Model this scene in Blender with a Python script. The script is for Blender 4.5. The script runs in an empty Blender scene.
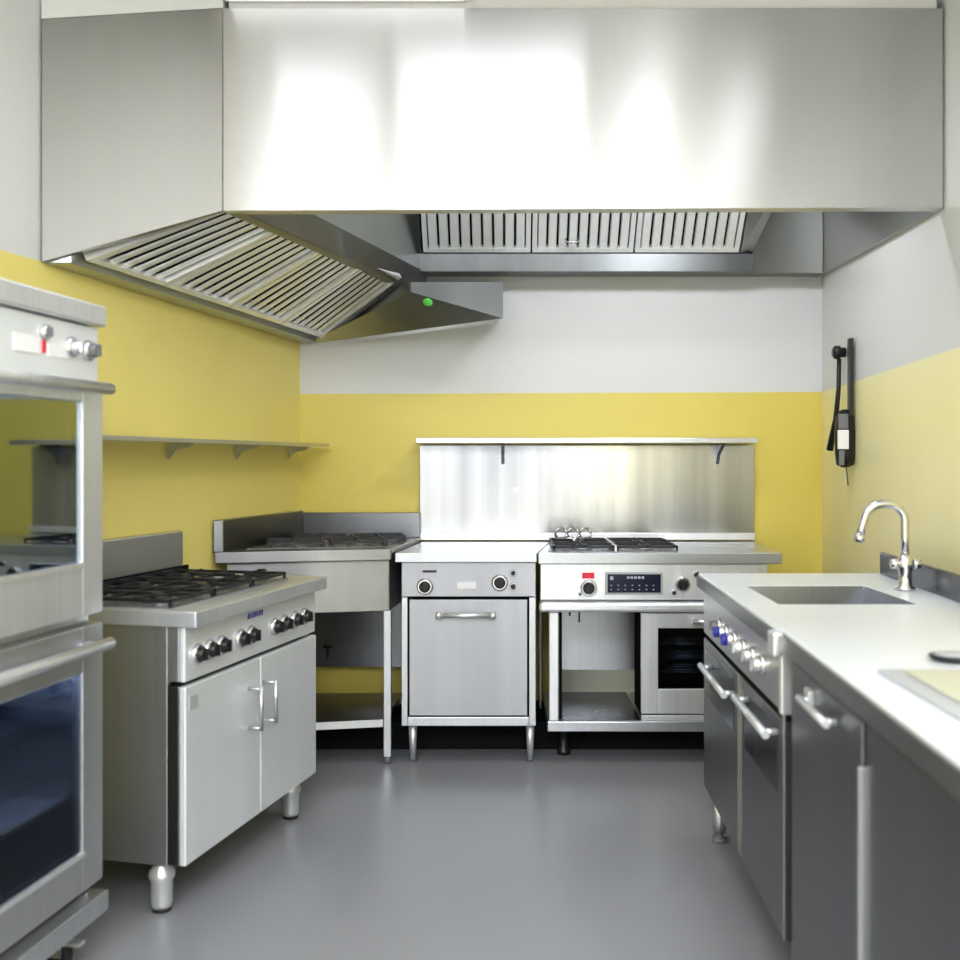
import bpy, bmesh, math, random
from mathutils import Vector, Matrix
random.seed(7)
sc = bpy.context.scene
COL = sc.collection
PI = math.pi

# ------------------------------------------------------------------ materials
def nt(name):
    m = bpy.data.materials.new(name); m.use_nodes = True
    n = m.node_tree.nodes; n.clear()
    out = n.new('ShaderNodeOutputMaterial'); b = n.new('ShaderNodeBsdfPrincipled')
    m.node_tree.links.new(b.outputs[0], out.inputs[0])
    return m, n, m.node_tree.links, b, out

def metal(name, col, rough=0.3, aniso=0.0, streak=(60, 60, 2), var=0.04, bump=0.0, met=1.0):
    m, n, l, b, out = nt(name)
    b.inputs['Metallic'].default_value = met
    tc = n.new('ShaderNodeTexCoord'); mp = n.new('ShaderNodeMapping')
    mp.inputs['Scale'].default_value = streak
    l.new(tc.outputs['Object'], mp.inputs[0])
    nz = n.new('ShaderNodeTexNoise'); nz.inputs['Scale'].default_value = 1.0; nz.inputs['Detail'].default_value = 3
    l.new(mp.outputs[0], nz.inputs['Vector'])
    r = n.new('ShaderNodeValToRGB')
    r.color_ramp.elements[0].position = .3; r.color_ramp.elements[1].position = .7
    r.color_ramp.elements[0].color = [c*(1-var) for c in col]+[1]
    r.color_ramp.elements[1].color = [min(1, c*(1+var)) for c in col]+[1]
    l.new(nz.outputs['Fac'], r.inputs[0]); l.new(r.outputs[0], b.inputs['Base Color'])
    mr = n.new('ShaderNodeMapRange')
    mr.inputs['To Min'].default_value = rough*.85; mr.inputs['To Max'].default_value = rough*1.15
    l.new(nz.outputs['Fac'], mr.inputs[0]); l.new(mr.outputs[0], b.inputs['Roughness'])
    if aniso:
        b.inputs['Anisotropic'].default_value = aniso
        b.inputs['Anisotropic Rotation'].default_value = .25
        tg = n.new('ShaderNodeTangent'); tg.direction_type = 'RADIAL'; tg.axis = 'Z'
        l.new(tg.outputs[0], b.inputs['Tangent'])
    if bump:
        bp = n.new('ShaderNodeBump'); bp.inputs['Strength'].default_value = bump; bp.inputs['Distance'].default_value = .002
        n2 = n.new('ShaderNodeTexNoise'); n2.inputs['Scale'].default_value = 3
        l.new(tc.outputs['Object'], n2.inputs['Vector']); l.new(n2.outputs['Fac'], bp.inputs['Height'])
        l.new(bp.outputs[0], b.inputs['Normal'])
    return m

def plain(name, col, rough=.5, var=.06, scale=8, spec=.5, coat=0.0):
    m, n, l, b, out = nt(name)
    tc = n.new('ShaderNodeTexCoord'); nz = n.new('ShaderNodeTexNoise')
    nz.inputs['Scale'].default_value = scale
    l.new(tc.outputs['Object'], nz.inputs['Vector'])
    r = n.new('ShaderNodeValToRGB')
    r.color_ramp.elements[0].color = [c*(1-var) for c in col]+[1]
    r.color_ramp.elements[1].color = [min(1, c*(1+var)) for c in col]+[1]
    l.new(nz.outputs['Fac'], r.inputs[0]); l.new(r.outputs[0], b.inputs['Base Color'])
    b.inputs['Roughness'].default_value = rough
    b.inputs['Specular IOR Level'].default_value = spec
    b.inputs['Coat Weight'].default_value = coat
    return m

def emit(name, col, s):
    m, n, l, b, out = nt(name)
    b.inputs['Base Color'].default_value = col+(1,)
    b.inputs['Emission Color'].default_value = col+(1,); b.inputs['Emission Strength'].default_value = s
    return m

def wallpaint(name, z0, slope, y0, xs=0.0, yellow=(.66, .53, .07), white=(.73, .735, .735)):
    """two-tone painted wall: yellow below a painted line, white above"""
    m, n, l, b, out = nt(name)
    g = n.new('ShaderNodeNewGeometry'); s = n.new('ShaderNodeSeparateXYZ'); l.new(g.outputs['Position'], s.inputs[0])
    def mth(op, a, c):
        q = n.new('ShaderNodeMath'); q.operation = op
        for i, v in enumerate((a, c)):
            if isinstance(v, (int, float)): q.inputs[i].default_value = v
            else: l.new(v, q.inputs[i])
        return q.outputs[0]
    line = mth('ADD', mth('MULTIPLY', mth('SUBTRACT', y0, s.outputs['Y']), slope), mth('ADD', mth('MULTIPLY', s.outputs['X'], xs), z0))
    fac = n.new('ShaderNodeMapRange'); fac.inputs['From Min'].default_value = -.003; fac.inputs['From Max'].default_value = .003
    l.new(mth('SUBTRACT', s.outputs['Z'], line), fac.inputs[0])
    nz = n.new('ShaderNodeTexNoise'); nz.inputs['Scale'].default_value = 2.5; nz.inputs['Detail'].default_value = 4
    l.new(g.outputs['Position'], nz.inputs['Vector'])
    def ramp(c, v):
        r = n.new('ShaderNodeValToRGB')
        r.color_ramp.elements[0].color = [x*(1-v) for x in c]+[1]; r.color_ramp.elements[1].color = [min(1, x*(1+v)) for x in c]+[1]
        l.new(nz.outputs['Fac'], r.inputs[0]); return r.outputs[0]
    mx = n.new('ShaderNodeMix'); mx.data_type = 'RGBA'
    l.new(fac.outputs[0], mx.inputs['Factor']); l.new(ramp(yellow, .05), mx.inputs['A']); l.new(ramp(white, .02), mx.inputs['B'])
    l.new(mx.outputs['Result'], b.inputs['Base Color'])
    b.inputs['Roughness'].default_value = .38
    n2 = n.new('ShaderNodeTexNoise'); n2.inputs['Scale'].default_value = 60
    l.new(g.outputs['Position'], n2.inputs['Vector'])
    bp = n.new('ShaderNodeBump'); bp.inputs['Strength'].default_value = .06; bp.inputs['Distance'].default_value = .003
    l.new(n2.outputs['Fac'], bp.inputs['Height']); l.new(bp.outputs[0], b.inputs['Normal'])
    return m

def glassmat(name, tint, refl, rough=.03):
    m, n, l, b, out = nt(name)
    tr = n.new('ShaderNodeBsdfTransparent'); tr.inputs[0].default_value = tint+(1,)
    gl = n.new('ShaderNodeBsdfGlossy'); gl.inputs['Roughness'].default_value = rough; gl.inputs[0].default_value = (.78, .87, 1, 1)
    fr = n.new('ShaderNodeFresnel'); fr.inputs[0].default_value = 1.5
    ad = n.new('ShaderNodeMath'); ad.operation = 'ADD'; ad.inputs[1].default_value = refl; ad.use_clamp = True
    l.new(fr.outputs[0], ad.inputs[0])
    mx = n.new('ShaderNodeMixShader'); l.new(ad.outputs[0], mx.inputs[0]); l.new(tr.outputs[0], mx.inputs[1]); l.new(gl.outputs[0], mx.inputs[2])
    l.new(mx.outputs[0], out.inputs[0]); n.remove(b)
    return m

M = {}
M['steel'] = metal('brushed_steel', (.60, .615, .64), .32, .5, met=.88)
M['steel_bright'] = metal('brushed_steel_bright', (.80, .815, .84), .34, .45, met=.70)
M['satin'] = metal('satin_steel', (.85, .88, .92), .36, .45, streak=(5, 5, .3), met=.40)
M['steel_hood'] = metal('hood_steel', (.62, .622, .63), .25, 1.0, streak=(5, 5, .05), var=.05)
M['steel_hood_side'] = metal('hood_side_steel', (.27, .265, .247), .42, .7, streak=(4, 4, .1), var=.06)  # hood steel with a dark olive reflection put into its colour
M['steel_in'] = metal('hood_inner_steel', (.50, .52, .52), .32, .3, streak=(4, 4, .4), var=.05)
M['steel_dark'] = metal('dark_steel', (.25, .257, .275), .30, .5)
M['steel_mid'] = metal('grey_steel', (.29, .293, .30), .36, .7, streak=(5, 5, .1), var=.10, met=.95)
M['steel_black'] = metal('shadowed_steel', (.10, .105, .118), .26, .3)  # steel darkened to hold shade and dark reflections
M['steel_cab'] = metal('shaded_cabinet_steel', (.25, .253, .265), .36, .7, streak=(6, 6, .2), var=.08)  # dark base holds the shade on the right-hand fronts
M['top'] = metal('worktop_steel', (.80, .84, .90), .36, 0, streak=(1, 2, 1), var=.012, met=.25)
M['stop'] = metal('cooker_top_steel', (.64, .665, .71), .28, 0, streak=(1, 6, 1), var=.02, met=.85)
M['pale'] = metal('pale_brushed_steel', (.70, .725, .765), .34, .5, met=.65)
M['greyst'] = metal('grey_brushed_steel', (.50, .51, .53), .34, .5, met=.8)
M['lip'] = metal('grease_lip_steel', (.23, .24, .24), .40, .5, streak=(6, 6, .3), var=.14)
M['baffle_white'] = metal('back_filter_steel', (.93, .94, .93), .3, 0, var=.03, met=.30)
M['baffle'] = metal('filter_steel', (.95, .965, .99), .22, 0, streak=(2, 2, 2), var=.02, met=.4)
M['soft'] = metal('satin_door_steel', (.33, .333, .345), .34, .9, streak=(5, 5, .1), var=.14, met=.95)
M['chrome'] = metal('polished_chrome', (.74, .73, .75), .25, 0, var=.02)
M['splash'] = metal('splash_steel', (.50, .508, .535), .19, .35, streak=(9, 9, .12), var=.2, met=.9)  # strong colour streaks stand in for reflected bands
M['iron'] = plain('cast_iron', (.018, .018, .022), .45, .3, 40)
M['hob'] = plain('hob_enamel', (.16, .165, .19), .25, .2, 10)
M['black'] = plain('black_plastic', (.012, .012, .014), .38, .2, 30)
M['gray'] = plain('grey_plastic', (.18, .18, .20), .45)
M['shadow'] = plain('dark_shade_lining', (.012, .012, .013), .9, spec=.05)  # near-black colour of linings; also stands in for shade in gaps
M['cavity'] = plain('oven_lining', (.035, .042, .07), .35)
M['blue'] = plain('blue_plastic', (.04, .05, .42), .35)
M['red'] = plain('red_label', (.75, .03, .06), .5)
M['white'] = plain('white_label', (.85, .85, .86), .5, .02)
M['screen'] = plain('navy_display', (.016, .02, .042), .18, .2, 20)
M['lcd'] = plain('display_marks', (.45, .5, .6), .4)
M['board'] = plain('chopping_board', (.52, .52, .42), .35, .04, 6)
M['trim'] = plain('grey_rim', (.42, .435, .46), .4)
M['rack'] = metal('rack_wire', (.7, .72, .75), .25, 0)
M['glass'] = glassmat('smoked_oven_glass', (.64, .68, .76), -.02)
M['glass_dark'] = glassmat('dark_oven_glass', (.42, .45, .5), .03)
M['glass_up'] = glassmat('upper_oven_glass', (.5, .5, .48), .36)
M['pane'] = glassmat('window_glass', (.95, .97, .97), .0)
M['ceil'] = plain('ceiling_paint', (.78, .78, .775), .7, .02)
M['rub'] = plain('rubber', (.02, .02, .02), .7)
M['lamp'] = emit('lamp_diffuser', (1, 1, 1), .7)
M['greenglow'] = emit('green_reflection_glow', (.12, .55, .10), .35)  # glow stands in for a green reflection on the end baffle

def floor_mat():
    m, n, l, b, out = nt('grey_epoxy_floor')
    g = n.new('ShaderNodeNewGeometry'); nz = n.new('ShaderNodeTexNoise'); nz.inputs['Scale'].default_value = 1.8; nz.inputs['Detail'].default_value = 6
    l.new(g.outputs['Position'], nz.inputs['Vector'])
    r = n.new('ShaderNodeValToRGB')
    r.color_ramp.elements[0].color = (.25, .255, .272, 1); r.color_ramp.elements[1].color = (.30, .305, .322, 1)
    l.new(nz.outputs['Fac'], r.inputs[0]); l.new(r.outputs[0], b.inputs['Base Color'])
    mr = n.new('ShaderNodeMapRange'); mr.inputs['To Min'].default_value = .25; mr.inputs['To Max'].default_value = .4
    l.new(nz.outputs['Fac'], mr.inputs[0]); l.new(mr.outputs[0], b.inputs['Roughness'])
    return m
M['floor'] = floor_mat()

# ------------------------------------------------------------------ mesh builder
class MB:
    def __init__(s): s.v = []; s.f = []; s.sm = []
    def add(s, vs, fs, smooth=False):
        o = len(s.v); s.v += [tuple(v) for v in vs]
        for f in fs: s.f.append([i+o for i in f]); s.sm.append(smooth)
        return s
    def hexa(s, p):   # p: 4 bottom ccw, 4 top
        return s.add(p, [(3,2,1,0),(4,5,6,7),(0,1,5,4),(1,2,6,5),(2,3,7,6),(3,0,4,7)])
    def box(s, x0, x1, y0, y1, z0, z1):
        return s.hexa([(x0,y0,z0),(x1,y0,z0),(x1,y1,z0),(x0,y1,z0),(x0,y0,z1),(x1,y0,z1),(x1,y1,z1),(x0,y1,z1)])
    def prism(s, pts, z0, z1):
        n = len(pts)
        vs = [(x,y,z0) for x,y in pts]+[(x,y,z1) for x,y in pts]
        return s.add(vs, [list(range(n))[::-1], list(range(n,2*n))]+[(i,(i+1)%n,(i+1)%n+n,i+n) for i in range(n)])
    def panel(s, pts, t):   # flat polygon thickened along its normal
        P = [Vector(p) for p in pts]; nn = Vector((0,0,0))
        for i in range(len(P)): nn += (P[i]-P[0]).cross(P[(i+1)%len(P)]-P[0])
        nn.normalize(); n = len(P)
        vs = P+[p+nn*t for p in P]
        return s.add(vs, [list(range(n))[::-1], list(range(n,2*n))]+[(i,(i+1)%n,(i+1)%n+n,i+n) for i in range(n)])
    def cyl(s, p0, p1, r0, r1=None, seg=20):
        r1 = r0 if r1 is None else r1
        p0 = Vector(p0); p1 = Vector(p1); d = (p1-p0).normalized()
        a = d.orthogonal().normalized(); b = d.cross(a)
        vs = []
        for p, r in ((p0,r0),(p1,r1)):
            for k in range(seg):
                t = 2*PI*k/seg; vs.append(p+a*(r*math.cos(t))+b*(r*math.sin(t)))
        o = len(s.v); s.v += [tuple(v) for v in vs]
        for k in range(seg):
            s.f.append([o+k, o+(k+1)%seg, o+seg+(k+1)%seg, o+seg+k]); s.sm.append(True)
        s.f.append([o+k for k in range(seg)][::-1]); s.sm.append(False)
        s.f.append([o+seg+k for k in range(seg)]); s.sm.append(False)
        return s
    def lathe(s, c, prof, axis=(0,0,1), seg=24):
        for (r0,h0),(r1,h1) in zip(prof, prof[1:]):
            pass
        c = Vector(c); d = Vector(axis).normalized(); a = d.orthogonal().normalized(); b = d.cross(a)
        o = len(s.v)
        for r,h in prof:
            for k in range(seg):
                t = 2*PI*k/seg; s.v.append(tuple(c+d*h+a*(r*math.cos(t))+b*(r*math.sin(t))))
        for i in range(len(prof)-1):
            for k in range(seg):
                s.f.append([o+i*seg+k, o+i*seg+(k+1)%seg, o+(i+1)*seg+(k+1)%seg, o+(i+1)*seg+k]); s.sm.append(True)
        s.f.append([o+k for k in range(seg)][::-1]); s.sm.append(False)
        e = o+(len(prof)-1)*seg
        s.f.append([e+k for k in range(seg)]); s.sm.append(False)
        return s
    def tube(s, pts, r, seg=12):
        P = [Vector(p) for p in pts]; o = len(s.v); ref = None
        for i,p in enumerate(P):
            d = (P[min(i+1,len(P)-1)]-P[max(i-1,0)]).normalized()
            if ref is None: ref = d.orthogonal().normalized()
            a = (ref-d*ref.dot(d)).normalized(); ref = a; b = d.cross(a)
            rr = r[i] if isinstance(r,(list,tuple)) else r
            for k in range(seg):
                t = 2*PI*k/seg; s.v.append(tuple(p+a*(rr*math.cos(t))+b*(rr*math.sin(t))))
        for i in range(len(P)-1):
            for k in range(seg):
                s.f.append([o+i*seg+k, o+i*seg+(k+1)%seg, o+(i+1)*seg+(k+1)%seg, o+(i+1)*seg+k]); s.sm.append(True)
        s.f.append([o+k for k in range(seg)][::-1]); s.sm.append(False)
        e = o+(len(P)-1)*seg
        s.f.append([e+k for k in range(seg)]); s.sm.append(False)
        return s
    def build(s, name, mat, parent=None, bevel=0.0, org=None, label=None):
        me = bpy.data.meshes.new(name)
        vs = s.v if org is None else [(x-org[0],y-org[1],z-org[2]) for x,y,z in s.v]
        me.from_pydata(vs, [], s.f); me.polygons.foreach_set('use_smooth', s.sm)
        bm = bmesh.new(); bm.from_mesh(me); bmesh.ops.recalc_face_normals(bm, faces=bm.faces); bm.to_mesh(me); bm.free()
        me.materials.append(M[mat] if isinstance(mat,str) else mat)
        o = bpy.data.objects.new(name, me); COL.objects.link(o)
        if parent is not None: o.parent = parent
        elif org is not None: o.location = org
        if bevel:
            b = o.modifiers.new('bevel','BEVEL'); b.width = bevel; b.segments = 2; b.limit_method = 'ANGLE'; b.angle_limit = .7
        if label: o['label'] = label
        return o

def tag(o, label, cat, group=None):
    o['label'] = label; o['category'] = cat
    if group: o['group'] = group
    return o
def thing(name, label, cat, loc=(0,0,0), rz=0.0, group=None):
    o = bpy.data.objects.new(name, None); o.empty_display_size = .1; COL.objects.link(o)
    o.location = loc; o.rotation_euler = (0,0,rz)
    return tag(o, label, cat, group)
def struct(name, mb, mat):
    o = mb.build(name, mat); o['kind'] = 'structure'; return o
def B(*a): return MB().box(*a)

# ------------------------------------------------------------------ room
YB = 5.06; XL = -1.013; XR = 1.542; TL = .2217; TR = .0754; YR = -2.3; ZC = 2.785
def wl(y): return XL-TL*(YB-y)
def wr(y): return XR-TR*(YB-y)
struct('floor', MB().prism([(-3.2,YR-.2),(2,YR-.2),(2,YB+.2),(-3.2,YB+.2)], -.1, 0), 'floor')
struct('ceiling', MB().prism([(-3.2,YR-.2),(2,YR-.2),(2,YB+.2),(-3.2,YB+.2)], ZC, ZC+.1), 'ceil')
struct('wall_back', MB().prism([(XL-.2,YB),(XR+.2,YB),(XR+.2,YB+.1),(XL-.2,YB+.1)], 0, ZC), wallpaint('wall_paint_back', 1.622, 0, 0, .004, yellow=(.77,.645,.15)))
struct('wall_left', MB().prism([(wl(YR),YR),(XL,YB),(XL-.1,YB),(wl(YR)-.1,YR)], 0, ZC), wallpaint('wall_paint_left', 1.905, .0, YB, yellow=(.86,.74,.24)))  # yellow lightened to make up for the little light on this wall
struct('wall_right', MB().prism([(wr(YR),YR),(wr(YR)+.1,YR),(XR+.1,YB),(XR,YB)], 0, ZC), wallpaint('wall_paint_right', 1.628, .009, YB, yellow=(.95,.88,.50)))  # paler yellow holds the brighter reflected light on this wall
# rear wall (behind the viewer); its two unseen windows are added for fill light
x0, x1 = wl(YR)-.1, wr(YR)+.1
rw = MB()
rw.box(x0,x1,YR-.1,YR,0,.95).box(x0,x1,YR-.1,YR,2.35,ZC)
rw.box(x0,-2.1,YR-.1,YR,.95,2.35).box(-.95,-.65,YR-.1,YR,.95,2.35).box(.5,x1,YR-.1,YR,.95,2.35)
struct('wall_rear', rw, 'ceil')
for i,(a,b) in enumerate(((-2.1,-.95),(-.65,.5))):
    f = MB()
    f.box(a,b,YR-.08,YR-.02,.95,1.0).box(a,b,YR-.08,YR-.02,2.3,2.35).box(a,a+.05,YR-.08,YR-.02,1.0,2.3).box(b-.05,b,YR-.08,YR-.02,1.0,2.3)
    w = struct('window_%d' % (i+1), f, 'white')
    MB().box(a+.05,b-.05,YR-.055,YR-.05,1.0,2.3).build('pane', 'pane', w)

_t = Vector((-1.425,3.165,2.646)); _a = Vector((-.915,3.33,2.752)); _k = Vector((0,.25,0))
struct('trim_2', MB().hexa([_t,_a,_a+_k,_t+_k]+[Vector((p.x,p.y,ZC-.001)) for p in (_t,_a,_a+_k,_t+_k)]), 'ceil')
struct('trim_1', MB().prism([(-.90,3.345),(1.39,3.345),(1.45,4.9),(-.9,4.9)], 2.752, ZC-.001), 'ceil')
struct('back_unit_shade', MB().box(-.94,XR-.05,4.63,YB-.001,0,.12), 'shadow')  # added black box stands in for the shade under the back units
# ------------------------------------------------------------------ extractor hood
A = Vector((-.915,3.33,2.097)); AT = Vector((-.915,3.33,2.751))
FR = Vector((1.404,3.33,2.108)); FT = Vector((1.404,3.33,2.751))
Bn = Vector((-1.425,3.165,1.90)); BT = Vector((-1.425,3.165,2.645))
C = Vector((-.992,5.03,1.862)); D = Vector((-.47,5.0,2.10))
H0 = Vector((0,4.2,2.1))
hood = thing('extractor_hood', 'big L-shaped stainless steel extractor hood with baffle filters hanging over the cookers', 'extractor hood', H0)
def hp(mb, name, mat, bevel=0.0, label=None): return mb.build(name, mat, hood, bevel, org=H0, label=label)
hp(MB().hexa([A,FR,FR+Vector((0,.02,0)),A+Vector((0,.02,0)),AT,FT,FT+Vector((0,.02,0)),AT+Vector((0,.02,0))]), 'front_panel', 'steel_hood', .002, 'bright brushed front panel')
hp(MB().hexa([Bn,A,A+Vector((-.005,.02,0)),Bn+Vector((.002,.02,0)),BT,AT,AT+Vector((-.005,.02,0)),BT+Vector((.002,.02,0))]), 'end_panel', 'steel_hood_side', .002, 'end panel with its olive grey reflection in the colour')
# return lips under the front
hp(MB().hexa([A+Vector((.005,.005,0)),FR+Vector((0,.005,0)),FR+Vector((0,.05,0)),A+Vector((.005,.05,0)),A+Vector((.005,.005,.012)),FR+Vector((0,.005,.012)),FR+Vector((0,.05,.012)),A+Vector((.005,.05,.012))]), 'bottom_lip', 'steel_in')
# top cover and inner ceiling
hp(MB().prism([(-1.38,3.2),(-.915,3.35),(1.39,3.35),(1.50,5.03),(-.98,5.03)], 2.735, 2.75), 'top_cover', 'steel_in')
# right end panel along the wall
RB = Vector((1.525,5.04,2.192))
hp(MB().hexa([FR+Vector((-.004,.02,0)),FR+Vector((.012,.02,0)),RB+Vector((.006,0,0)),RB+Vector((-.01,0,0)),FR+Vector((-.004,.02,.62)),FR+Vector((.012,.02,.62)),RB+Vector((.006,0,.54)),RB+Vector((-.01,0,.54))]), 'side_panel', 'steel_in')
# left side panel along the wall
hp(MB().hexa([Bn+Vector((0,.02,0)),Bn+Vector((.015,.02,0)),C+Vector((.015,0,0)),C,BT+Vector((0,.02,.08)),BT+Vector((.015,.02,.08)),C+Vector((.015,0,.87)),C+Vector((0,0,.87))]), 'side_panel', 'steel_in')
# grease trough along the left wall
tw = Vector((.075,-.005,0))
hp(MB().hexa([Bn+Vector((.002,.022,0)),Bn+tw+Vector((0,.045,.004)),C+tw,C+Vector((.002,0,0)),Bn+Vector((.002,.022,.035)),Bn+tw+Vector((0,.045,.05)),C+tw+Vector((0,0,.05)),C+Vector((.002,0,.035))]), 'grease_trough', 'steel_in', .004)
# ridge beam from the front corner to the back wall
rb = MB()
d1 = Vector((.0,.03,0)); wv = Vector((.06,.0,0))
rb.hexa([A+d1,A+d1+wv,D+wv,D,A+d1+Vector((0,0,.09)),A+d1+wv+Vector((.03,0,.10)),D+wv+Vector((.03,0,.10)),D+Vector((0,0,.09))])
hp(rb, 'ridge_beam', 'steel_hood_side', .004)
pm = MB(); up = Vector((.10,.02,.62))
pm.panel([A+d1+Vector((.05,0,.1)), D+Vector((.06,-.02,.1)), D+up, A+d1+up], .012)
hp(pm, 'inner_panel', 'steel_in')
# lower filter bank
def lerp(a,b,t): return a+(b-a)*t
def filter_mesh(p00,p10,p11,p01,nb,fr=.022,dep=.02,wa=.42,wb=.34,hh=.5):
    """p00-p10 lower edge, p01-p11 upper edge; U-shaped baffles running from lower to upper edge"""
    mb = MB()
    def q(u,v,h):
        a = lerp(p00,p10,u); b = lerp(p01,p11,u); p = lerp(a,b,v)
        return p+N*h
    N = (p10-p00).cross(p01-p00).normalized()
    if N.z > 0: N = -N
    L = (p10-p00).length; Wd = (p01-p00).length
    fu = fr/L; fv = fr/Wd
    def slab(u0,u1,v0,v1,h0,h1):
        mb.hexa([q(u0,v0,h0),q(u1,v0,h0),q(u1,v1,h0),q(u0,v1,h0),q(u0,v0,h1),q(u1,v0,h1),q(u1,v1,h1),q(u0,v1,h1)])
    slab(0,fu,0,1,-dep,dep*.6); slab(1-fu,1,0,1,-dep,dep*.6); slab(fu,1-fu,0,fv,-dep,dep*.6); slab(fu,1-fu,1-fv,1,-dep,dep*.6)
    st = (1-2*fu)/nb
    for k in range(nb):
        c = fu+st*(k+.5)
        # trapezoid front baffle (rounded hat) and a back baffle between
        w1 = st*wa; w2 = st*wb
        pts = [(-w1,-dep*.3),(-w2,dep*hh),(w2,dep*hh),(w1,-dep*.3)]
        vs = [q(c+x,fv,h) for x,h in pts]+[q(c+x,1-fv,h) for x,h in pts]
        mb.add(vs, [(0,1,5,4),(1,2,6,5),(2,3,7,6)])
    return mb, q
L0 = Bn+Vector((.10,.07,.03)); L1 = C+Vector((.10,-.05,.03)); U0 = A+Vector((-.005,.05,.03)); U1 = D+Vector((-.01,-.32,.03))
# (upper edge stops where the end baffle begins)
n4 = 4
for k in range(n4):
    t0 = k/n4+.004; t1 = (k+1)/n4-.004
    fm, q = filter_mesh(lerp(L0,L1,t0), lerp(L0,L1,t1), lerp(U0,U1,t1), lerp(U0,U1,t0), 6, wa=.33, wb=.20, hh=-.1)
    f = hp(fm, 'baffle_filter', 'baffle')
# dark chamber behind the filters
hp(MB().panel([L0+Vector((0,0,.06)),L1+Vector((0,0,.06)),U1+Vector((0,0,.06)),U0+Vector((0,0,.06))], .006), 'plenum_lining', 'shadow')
# far end baffle of the left run
W1 = Vector((-.985,5.03,1.857)); e1 = Vector((-.43,4.62,2.045)); e2 = Vector((-.018,4.62,1.928)); e3 = Vector((-.018,4.62,2.09)); e4 = Vector((-.43,4.62,2.09))
wb = MB()
W2 = Vector((-.02,5.03,1.988)); 
wb.add([W1,e1,e2,W2], [(0,1,2,3)]); 
hp(MB().hexa([e1,e2,e2+Vector((0,.006,0)),e1+Vector((0,.006,0)),e4,e3,e3+Vector((0,.006,0)),e4+Vector((0,.006,0))]), 'baffle_face', 'lip')
wb.add([e2,W2,Vector((-.02,5.03,2.15)),e3], [(0,1,2,3)])
wb.add([W1+Vector((.0,-.0,.0)),L1+Vector((.02,.02,-.01)),U1+Vector((.02,.0,-.02)),e1], [(0,1,2,3)])
eb = hp(wb, 'end_baffle', 'steel_in')
pn = (e1-W1).cross(e2-W1).normalized()
pd = Vector(((428-507)/1034, 1, -(302-460)/1034)); pe = Vector((0,0,1.295))
pp = pe+pd*((W1-pe).dot(pn)/pd.dot(pn))
if pn.z > 0: pn = -pn
hp(MB().lathe(pp, [(.020,-.002),(.022,.003),(.016,.007),(.001,.009)], pn), 'green_reflection', 'greenglow', label='green reflection on the end baffle, made as a glowing disc')
# back run: lip, filters, blank corner panel
hp(B(-.485,1.17,4.90,5.03,2.187,2.275), 'back_trough', 'lip', .003)
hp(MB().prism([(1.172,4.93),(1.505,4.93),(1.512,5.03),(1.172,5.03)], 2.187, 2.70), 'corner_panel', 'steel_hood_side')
xs = [-.40, .115, .60, 1.10]
for k in range(3):
    fm, q = filter_mesh(Vector((xs[k]+.004,4.90,2.285)), Vector((xs[k+1]-.004,4.90,2.285)), Vector((xs[k+1]-.004,4.56,2.66)), Vector((xs[k]+.004,4.56,2.66)), 9)
    f = hp(fm, 'baffle_filter', 'baffle_white')
    c = Vector(((xs[k]+xs[k+1])/2, 4.86, 2.31))
    if k == 1:
        for dx in (-.17,):
            p = Vector((xs[1]+.19+dx*0, 4.835, 2.33))
            MB().tube([p+Vector((-.03,.012,0)),p+Vector((-.03,-.02,-.02)),p+Vector((.03,-.02,-.02)),p+Vector((.03,.012,0))], .006).build('handle','chrome',f,org=H0)
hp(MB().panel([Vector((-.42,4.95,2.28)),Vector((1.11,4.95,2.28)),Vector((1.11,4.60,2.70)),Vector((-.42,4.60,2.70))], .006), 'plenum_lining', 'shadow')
# filler triangles at both ends of the back filters
hp(MB().panel([Vector((1.105,4.895,2.285)),Vector((1.17,4.93,2.29)),Vector((1.30,4.50,2.70)),Vector((1.105,4.55,2.68))], .008), 'filler_panel', 'steel_in')
hp(MB().panel([Vector((-.405,4.895,2.285)),Vector((-.47,4.95,2.20)),Vector((-.62,4.50,2.70)),Vector((-.405,4.55,2.68))], .008), 'filler_panel', 'steel_dark')
# lamp above the hood front
cl = thing('ceiling_light', 'bright white ceiling light strip just above the hood', 'ceiling light', (-.52,3.235,ZC))
B(-.4,.4,-.04,.09,-.012,-.002).build('lamp_housing','white',cl)
B(-.38,.38,-.03,.08,-.018,-.012).build('diffuser','lamp',cl)

# ------------------------------------------------------------------ shelves and splashback
def sprism(p, z0, z1): return MB().prism(p, z0, z1)
aw = math.atan(TL)
shl = thing('wall_shelf', 'long thin stainless shelf on brackets on the left yellow wall', 'shelf', (wl(3.10)+.006,3.10,1.36), PI/2-aw)
# local x along wall (away), local -y out of the wall
Ls = (5.0-3.10)/math.cos(aw)
B(0,Ls,-.17,-.004,.0,.012).build('shelf_board','steel',shl,.002)
B(0,Ls,-.172,-.166,-.003,.012).build('front_lip','steel',shl)
for x in (.22,.78,1.32,1.86):
    g = MB(); g.add([(x,-.004,-.002),(x,-.11,-.002),(x,-.09,-.015),(x,-.025,-.03),(x,-.004,-.06),(x+.018,-.004,-.002),(x+.018,-.11,-.002),(x+.018,-.09,-.015),(x+.018,-.025,-.03),(x+.018,-.004,-.06)],
        [(0,1,2,3,4),(9,8,7,6,5),(0,5,6,1),(1,6,7,2),(2,7,8,3),(3,8,9,4),(4,9,5,0)])
    g.build('bracket','steel',shl)
spl = thing('splashback', 'tall brushed stainless splashback sheet on back wall above the middle worktops', 'splashback', (.385,5.05,.905))
B(-.81,.82,-.012,.002,0,.462).build('sheet','splash',spl,.002)
B(-.81,.82,-.03,-.012,.0,.035).build('upstand','steel_bright',spl,.003)
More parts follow.
